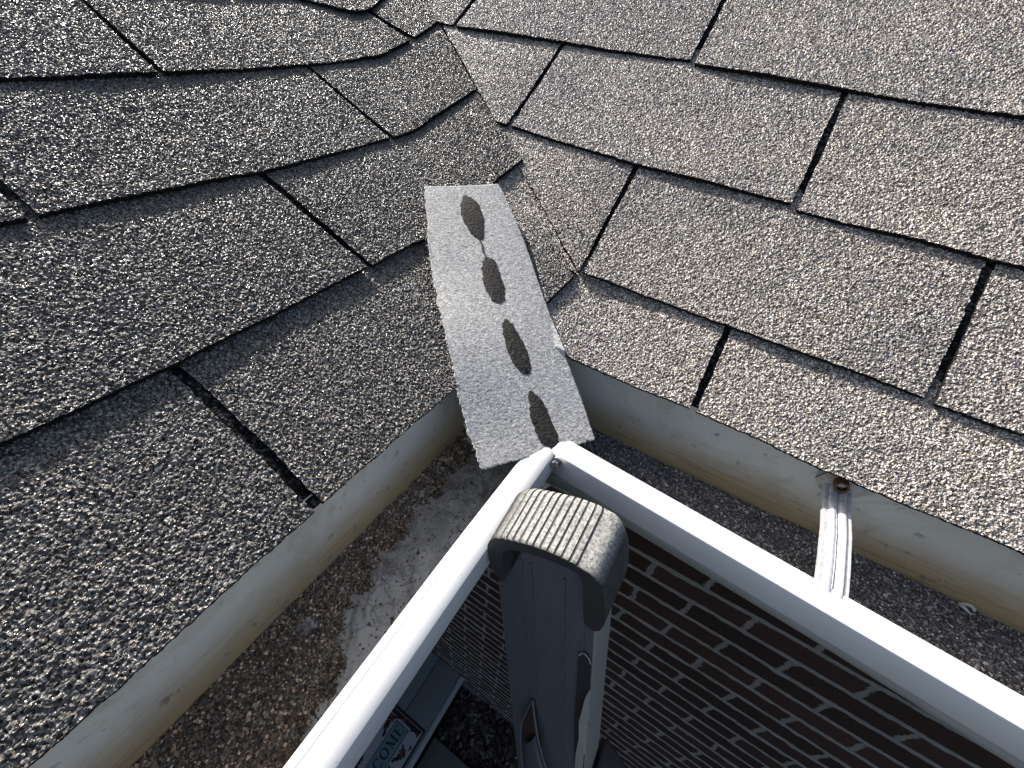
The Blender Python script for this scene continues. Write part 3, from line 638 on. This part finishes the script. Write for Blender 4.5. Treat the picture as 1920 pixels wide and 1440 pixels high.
GL={'E':(.72,[stroke((.18,0),(.18,1),TK),stroke((.1,.97),(.66,.97),.07),stroke((.1,.03),(.68,.03),.07),stroke((.18,.52),(.5,.52),.06),stroke((.64,.98),(.64,.80),.07),stroke((.68,.02),(.68,.22),.07),stroke((.5,.62),(.5,.42),.06),ser(.12,.97,.24),ser(.12,.03,.24)]),
    'L':(.70,[stroke((.18,0),(.18,1),TK),stroke((.1,.03),(.66,.03),.07),stroke((.65,.02),(.65,.25),.07),ser(.18,.97,.36),ser(.12,.03,.24)]),
    'C':(.86,arc(.46,.5,.36,.46,45,315,TK,TN)+[stroke((.74,.95),(.74,.68),.07),stroke((.74,.05),(.74,.26),.06)]),
    'O':(.95,arc(.47,.5,.38,.46,0,360,TK,TN,28)),
    'M':(1.15,[stroke((.2,.0),(.2,1),TN),stroke((.2,1),(.56,.05),TK),stroke((.56,.05),(.92,1),TN),stroke((.94,1),(.94,0),TK),ser(.2,.03,.28),ser(.94,.03,.34),ser(.14,.97,.22),ser(.98,.97,.24)]),
    'W':(1.15,[stroke((.1,1),(.34,.03),TK),stroke((.34,.03),(.56,1),TN),stroke((.56,1),(.80,.03),TK),stroke((.80,.03),(1.02,1),TN),ser(.1,.97,.3),ser(.56,.97,.28),ser(1.02,.97,.26)])}
H_=.052; pos=0; adv=[]
word='WELCOME'
for ch in word: adv.append(pos); pos+=GL[ch][0]+.10
y_end=.138; k_=H_*.98
for ch,a0 in zip(word,adv):
    mb=MB()
    for j,q in enumerate(GL[ch][1]):
        pts=[(-.541-(b_*H_), y_end-(pos-.1-(a0+a_))*k_) for a_,b_ in q]
        mb.prism(pts,ZM+.0030,ZM+.0042+j*.00003)
    mb.build('letter',bpy.data.materials['black_rubber'],mat,label='letter '+ch+' of the mat greeting')
# vines and leaves in black, small red flowers
mb=MB(); rn=random.Random(5)
def leaf(x,y,a,L):
    ca,sa=math.cos(a),math.sin(a); W=L*.38
    q=[(0,0),(L*.3,W),(L*.7,W*.7),(L,0),(L*.7,-W*.7),(L*.3,-W)]
    mb.prism([(x+p*ca-r*sa,y+p*sa+r*ca) for p,r in q],ZM+.0010,ZM+.0020+rn.random()*.0004)
def infield(x,y): return -.99<x<-.455 and -.33<y<.18 and not(-.622<x<-.512 and y<.160)
for i in range(44):
    x=rn.uniform(-.98,-.46); y=rn.uniform(-.33,.18); a=rn.random()*6.28
    if i<8: x=rn.uniform(-.66,-.455); y=rn.uniform(.15,.18); a=rn.uniform(0,3.1)
    elif i<28: x=rn.uniform(-.76,-.46); y=rn.uniform(-.10,.18)
    for s_ in range(rn.randint(7,13)):
        nx,ny=x+math.cos(a)*.011,y+math.sin(a)*.011
        if not infield(nx,ny): break
        mb.prism(stroke((x,y),(nx,ny),.005),ZM+.001,ZM+.0022+rn.random()*.0003)
        if infield(nx+math.cos(a+1)*.02,ny+math.sin(a+1)*.02): leaf(nx,ny,a+1.0,.019)
        if infield(nx+math.cos(a-1)*.02,ny+math.sin(a-1)*.02): leaf(nx,ny,a-1.0,.017)
        x,y=nx,ny; a+=rn.uniform(-.5,.5)
mb.prism([(-.70,.162),(-.64,.165),(-.46,.162),(-.452,.187),(-.70,.187)],ZM+.001,ZM+.0019)
merge(mat_field,mb.build('vines',bpy.data.materials['black_rubber'],mat))
mb=MB()
for (x,y) in ((-.652,.150),(-.628,.137),(-.575,.176),(-.73,.07),(-.49,.06),(-.68,-.02)):
    for k in range(5):
        a=k*1.257; q=[(x,y),(x+.009*math.cos(a-.35),y+.009*math.sin(a-.35)),(x+.011*math.cos(a),y+.011*math.sin(a)),(x+.009*math.cos(a+.35),y+.009*math.sin(a+.35))]
        mb.prism(q,ZM+.0018,ZM+.0030)
merge(mat_field,mb.build('flowers',Mat('dull_red_yarn',(.40,.05,.07),.9).m,mat))
# ------------------------------------------------------------------ ladder (local frame: w across, a up the rail, v towards the wall)
a_=np.array([-.236,.14,.962]); a_/=np.linalg.norm(a_); w_=np.array([1.,0,0])-a_[0]*a_; w_/=np.linalg.norm(w_); v_=np.cross(a_,w_)
O_=np.array([-.2,.44,-1.05])*U; rl=np.array([.104,.423,.901])
def LF_(w0,a0,v0): return tuple(O_+(w_*w0+a_*a0+v_*v0)/1000)
lad=thing('ladder',tuple(O_-a_*3.0+np.array([0,0,ZC])),'aluminium extension ladder rail with a grey ribbed rubber cap leaning into the gutter corner','ladder')
g=Mat('brushed_aluminium',rough=.5,metal=.35,spec=.5)
mp=g.n('Mapping',{'Vector':g.co,'Rotation':(0,.24,0),'Scale':(260,90,5)}).outputs[0]
br_=g.noise(1.0,5,.7,mp)
col=g.mix(br_,(.080,.090,.115),(.145,.163,.195)); col=g.mix(g.ramp(g.noise(30,5,.7),[(.6,0),(.75,.35)]),col,(.05,.045,.048))
g.set('Base Color',col); g.bump(br_,.25,.0004); M_RAIL=g.m
g=Mat('worn_flange_aluminium',rough=.55,metal=.25,spec=.5)
mp=g.n('Mapping',{'Vector':g.co,'Rotation':(0,.24,0),'Scale':(300,400,9)}).outputs[0]
q=g.noise(1,5,.75,mp); col=g.mix(q,(.20,.21,.205),(.38,.39,.385)); col=g.mix(g.ramp(g.noise(38,4,.7),[(.64,0),(.72,.7)]),col,(.20,.13,.09))
g.set('Base Color',col); g.bump(q,.4,.0006); M_FL=g.m
A0=-3050
mb=MB()
W_=[(-4.6,-24),(16,18),(20,29),(66,29)]
for pl in ([(-4.6,A0),(14,A0),(14,14),(-4.6,-24)],[(14,A0),(16,A0),(16,29),(14,24)],[(16,A0),(66,A0),(66,29),(16,29)]):
    pass
pl=[(-4.6,A0),(66,A0),(66,29),(20,29),(14,16),(-4.6,-24)]
mb.prism(pl,0,2.2,lambda p,h:LF_(p[0],p[1],h))
for wg in (13,20,44,58):   # extruded ridges down the web
    mb.prism([(wg,A0),(wg+1.6,A0),(wg+1.6,12),(wg,12)],-.8,.3,lambda p,h:LF_(p[0],p[1],h))
mb.build('rail_web',M_RAIL,lad)
mb=MB(); mb.add([LF_(*p) for p in ((66,A0,-.6),(66,A0,31),(68.4,A0,31),(68.4,A0,-.6),(66,10,-.6),(66,10,31),(68.4,10,31),(68.4,10,-.6))],[(0,1,2,3),(7,6,5,4),(0,4,5,1),(1,5,6,2),(2,6,7,3),(3,7,4,0)])
mb.build('rail_flange',M_FL,lad,label='scuffed bright outer flange of the ladder rail')
mb=MB(); mb.add([LF_(*p) for p in ((-7,A0,0),(-7,A0,31),(-4.7,A0,31),(-4.7,A0,0),(-7,-24,0),(-7,-24,31),(-4.7,-24,31),(-4.7,-24,0))],[(0,1,2,3),(7,6,5,4),(0,4,5,1),(1,5,6,2),(2,6,7,3),(3,7,4,0)])
mb.build('rail_flange',M_RAIL,lad)
# dark slot with a bright rounded head
mb=MB(); mb.prism([(57,-260),(55,-150),(56.5,-62),(58,-56),(61,-53.5),(64,-56),(65.2,-62),(65.2,-260)],-1.6,-.2,lambda p,h:LF_(p[0],p[1],h)); mb.build('slot',Mat('dark_slot',(.012,.014,.018),.7).m,lad)
mb=MB(); tube(mb,[LF_(56.5,-60,-1.2),LF_(58.5,-55,-1.6),LF_(61,-53,-1.8),LF_(64,-56,-1.6),LF_(65.4,-62,-1.2)],.0006,6); mb.build('slot_rim',M_FL,lad)
mb=MB(); mb.strip([[LF_(wv,av,-2.2-3*math.sin(k*.5)) for k,(wv,av) in enumerate(((65.5,-95),(63.5,-104),(62,-120),(60,-140),(60.5,-165),(58,-200),(56,-300)))],[LF_(wv,av,-.6) for wv,av in ((66.5,-95),(66,-104),(66,-120),(66,-140),(66,-165),(66,-200),(66,-300))]]); mb.build('bent_burr',M_FL,lad,solid=.0006)
# rung lock: flared shell with a red-brown hollow
mb=MB(); tube(mb,[LF_(17,-160,-1.5),LF_(12,-178,-4),LF_(7,-200,-6),LF_(4.5,-224,-7),LF_(3.5,-262,-7),LF_(4,-330,-7)],.0009,6)
tube(mb,[LF_(17,-160,-1.5),LF_(20,-176,-5),LF_(24,-205,-8),LF_(29,-235,-9),LF_(36,-268,-9),LF_(46,-330,-9)],.0011,6); mb.build('lock_rim',M_RAIL,lad)
mb=MB(); mb.add([LF_(17,-161,-1.2),LF_(7,-200,-3),LF_(4.5,-232,-3),LF_(15,-226,-3),LF_(21,-214,-3),LF_(26,-232,-4),LF_(24,-205,-4)],[(0,1,2,3,4,5,6)]); mb.build('lock_hollow',Mat('red_brown_inside',(.030,.011,.010),.8).m,lad,solid=.0008)
mb=MB(); mb.strip([[LF_(4.5,-236,-4),LF_(10,-236,-7),LF_(17,-219,-8),LF_(20,-212,-5)],[LF_(5,-330,-4),LF_(11,-330,-9),LF_(22,-330,-10),LF_(34,-330,-6)]]); mb.build('lock_tongue',M_RAIL,lad,smooth=True,solid=.0008)
mb=MB(); mb.strip([[LF_(24,-214,-7),LF_(27,-232,-9)],[LF_(33,-268,-8),LF_(36,-290,-9)],[LF_(40,-330,-8),LF_(44,-335,-9)]]); mb.build('lock_spring',M_RAIL,lad,solid=.0008)
# rungs further down and the near rail (out of the picture)
for k in range(9):
    mb=MB(); aa=-330-k*305; tube(mb,[LF_(30,aa-60,-2),LF_(30,aa-60,-395)],.016,14); mb.build('rung',M_FL,lad)
mb=MB(); mb.prism([(-4.6,A0),(66,A0),(66,-360),(-4.6,-360)],-400,-398,lambda p,h:LF_(p[0],p[1],h)); mb.build('rail_web',M_RAIL,lad)
# rubber cap: outer arch with ribs on top, extruded back along rl; inner hollow
def capP(p,t,inner=False): 
    q=np.array([p[0],p[1],-8.])+rl*t; return LF_(*q)
outer=[(3.5,-8.5),(-1.5,-6),(-5.5,0),(-7.2,8),(-7.4,16),(-6.8,22),(-4.5,27.5),(-0.5,31.6)]
top=[]; 
base=[(-0.5,31.6),(6.6,34.8),(16.8,37.2),(25.8,38.9),(34.8,40),(43.8,40.3),(53.1,39.6),(60.5,37.4)]
bw_=np.array(base)
import itertools
tt=np.linspace(3.,60.5,150)
aa=np.interp(tt,bw_[:,0],bw_[:,1]); 
per=4.75
for t_,a2 in zip(tt,aa):
    ph=((t_-3.)/per)%1; gr_=1.05*max(0,1-abs(ph-.12)/.17) if t_<60 else 0
    top.append((t_,a2+.4-gr_))
right=[(63.5,37.2),(67,34.6),(70.2,30),(72.4,23),(73.8,12),(74.2,2.6),(73.6,-4),(71.4,-10),(68,-13),(64,-12.6),(61.4,-8),(60.6,2)]
inner=[(60.3,20),(59.4,28),(57,31.8),(50,33.4),(36.8,33.2),(24,31.2),(15,29),(8,25),(4.5,20),(4.2,6),(4.6,-6)]
prof=outer+top+right+inner
n_out=len(outer)+len(top)+8
g=Mat('grey_dusty_rubber',rough=.7,spec=.35)
s3=g.n('NewGeometry').outputs['Normal']; up=g.sep(s3)[2]
dust=g.math('MULTIPLY',g.ramp(up,[(.58,0),(.88,1)]),1)     # dust lies on what faces up
bs=g.ramp(g.noise(240,4,.7),[(.35,(.022,.023,.025)),(.7,(.060,.060,.062))])
ds=g.ramp(g.noise(520,4,.75),[(.36,(.13,.128,.12)),(.52,(.33,.325,.305)),(.70,(.56,.555,.525))])
g.set('Base Color',g.mix(g.math('MULTIPLY',dust,g.ramp(g.noise(90,4,.7),[(.25,.7),(.5,1)])),bs,ds)); g.bump(g.noise(420,4,.7),.5,.0009); M_CAP=g.m
mb=MB(); NT=14; tl=[0,.6,1.6]+list(np.linspace(3.5,34,NT))+[36.5,38,38.8]
rows=[]
cen=np.array([34,15.])
for t_ in tl:
    k=1.0
    ins=0
    if t_<1.6: ins=.9*(1-t_/1.6)
    if t_>34: ins=2.2*((t_-34)/4.8)**2
    row=[]
    for i,p in enumerate(prof):
        p=np.array(p,float)
        if i<n_out+2:
            d_=cen-p; d_/=np.linalg.norm(d_); p=p+d_*ins
        row.append(capP(p,t_))
    rows.append(row)
mb.strip(rows,closed=True)
nP=len(prof)
mb.build('rubber_cap',M_CAP,lad,smooth=True,auto=35)
# end faces of the cap: front band between outer and inner outline, and a closed back
def band(t_,name):
    mb=MB(); outl=[prof[i] for i in range(len(outer)+len(top)+len(right))]; 
    import bisect
    V_=[capP(p,t_) for p in prof]
    bm=bmesh.new(); vs=[bm.verts.new((x,y,z+ZC)) for x,y,z in V_]; f=bm.faces.new(vs); bmesh.ops.triangulate(bm,faces=[f]); me=bpy.data.meshes.new(name); bm.to_mesh(me); bm.free()
    return mobj(name,me,M_CAPD,lad)
M_CAPD=Mat('dark_rubber_face',(.022,.023,.027),.55).m
band(.02,'cap_front_face')
mb=MB(); mb.add([capP((p[0]*.97+1,p[1]*.96),37.5) for p in ([(-5,-7)]+outer[2:]+top[::12]+right[:8])],[tuple(range(1+len(outer[2:])+len(top[::12])+8))]); mb.build('cap_back',M_CAPD,lad)
# second ladder section with its dark end cap
mb=MB(); mb.prism([(72,A0),(92,A0),(92,-330),(72,-330)],10,38,lambda p,h:LF_(p[0],p[1],h)); mb.build('lower_section_rail',M_RAIL,lad)
mb=MB(); mb.prism([(66,-420),(104,-420),(104,-330),(100,-296),(92,-276),(82,-262),(74,-250),(66,-262)],6,42,lambda p,h:LF_(p[0],p[1],h)); mb.build('end_cap',Mat('dark_brown_plastic',(.045,.040,.042),.5).m,lad,bevel=.005,seg=3,label='dark plastic end cap of the lower ladder section')
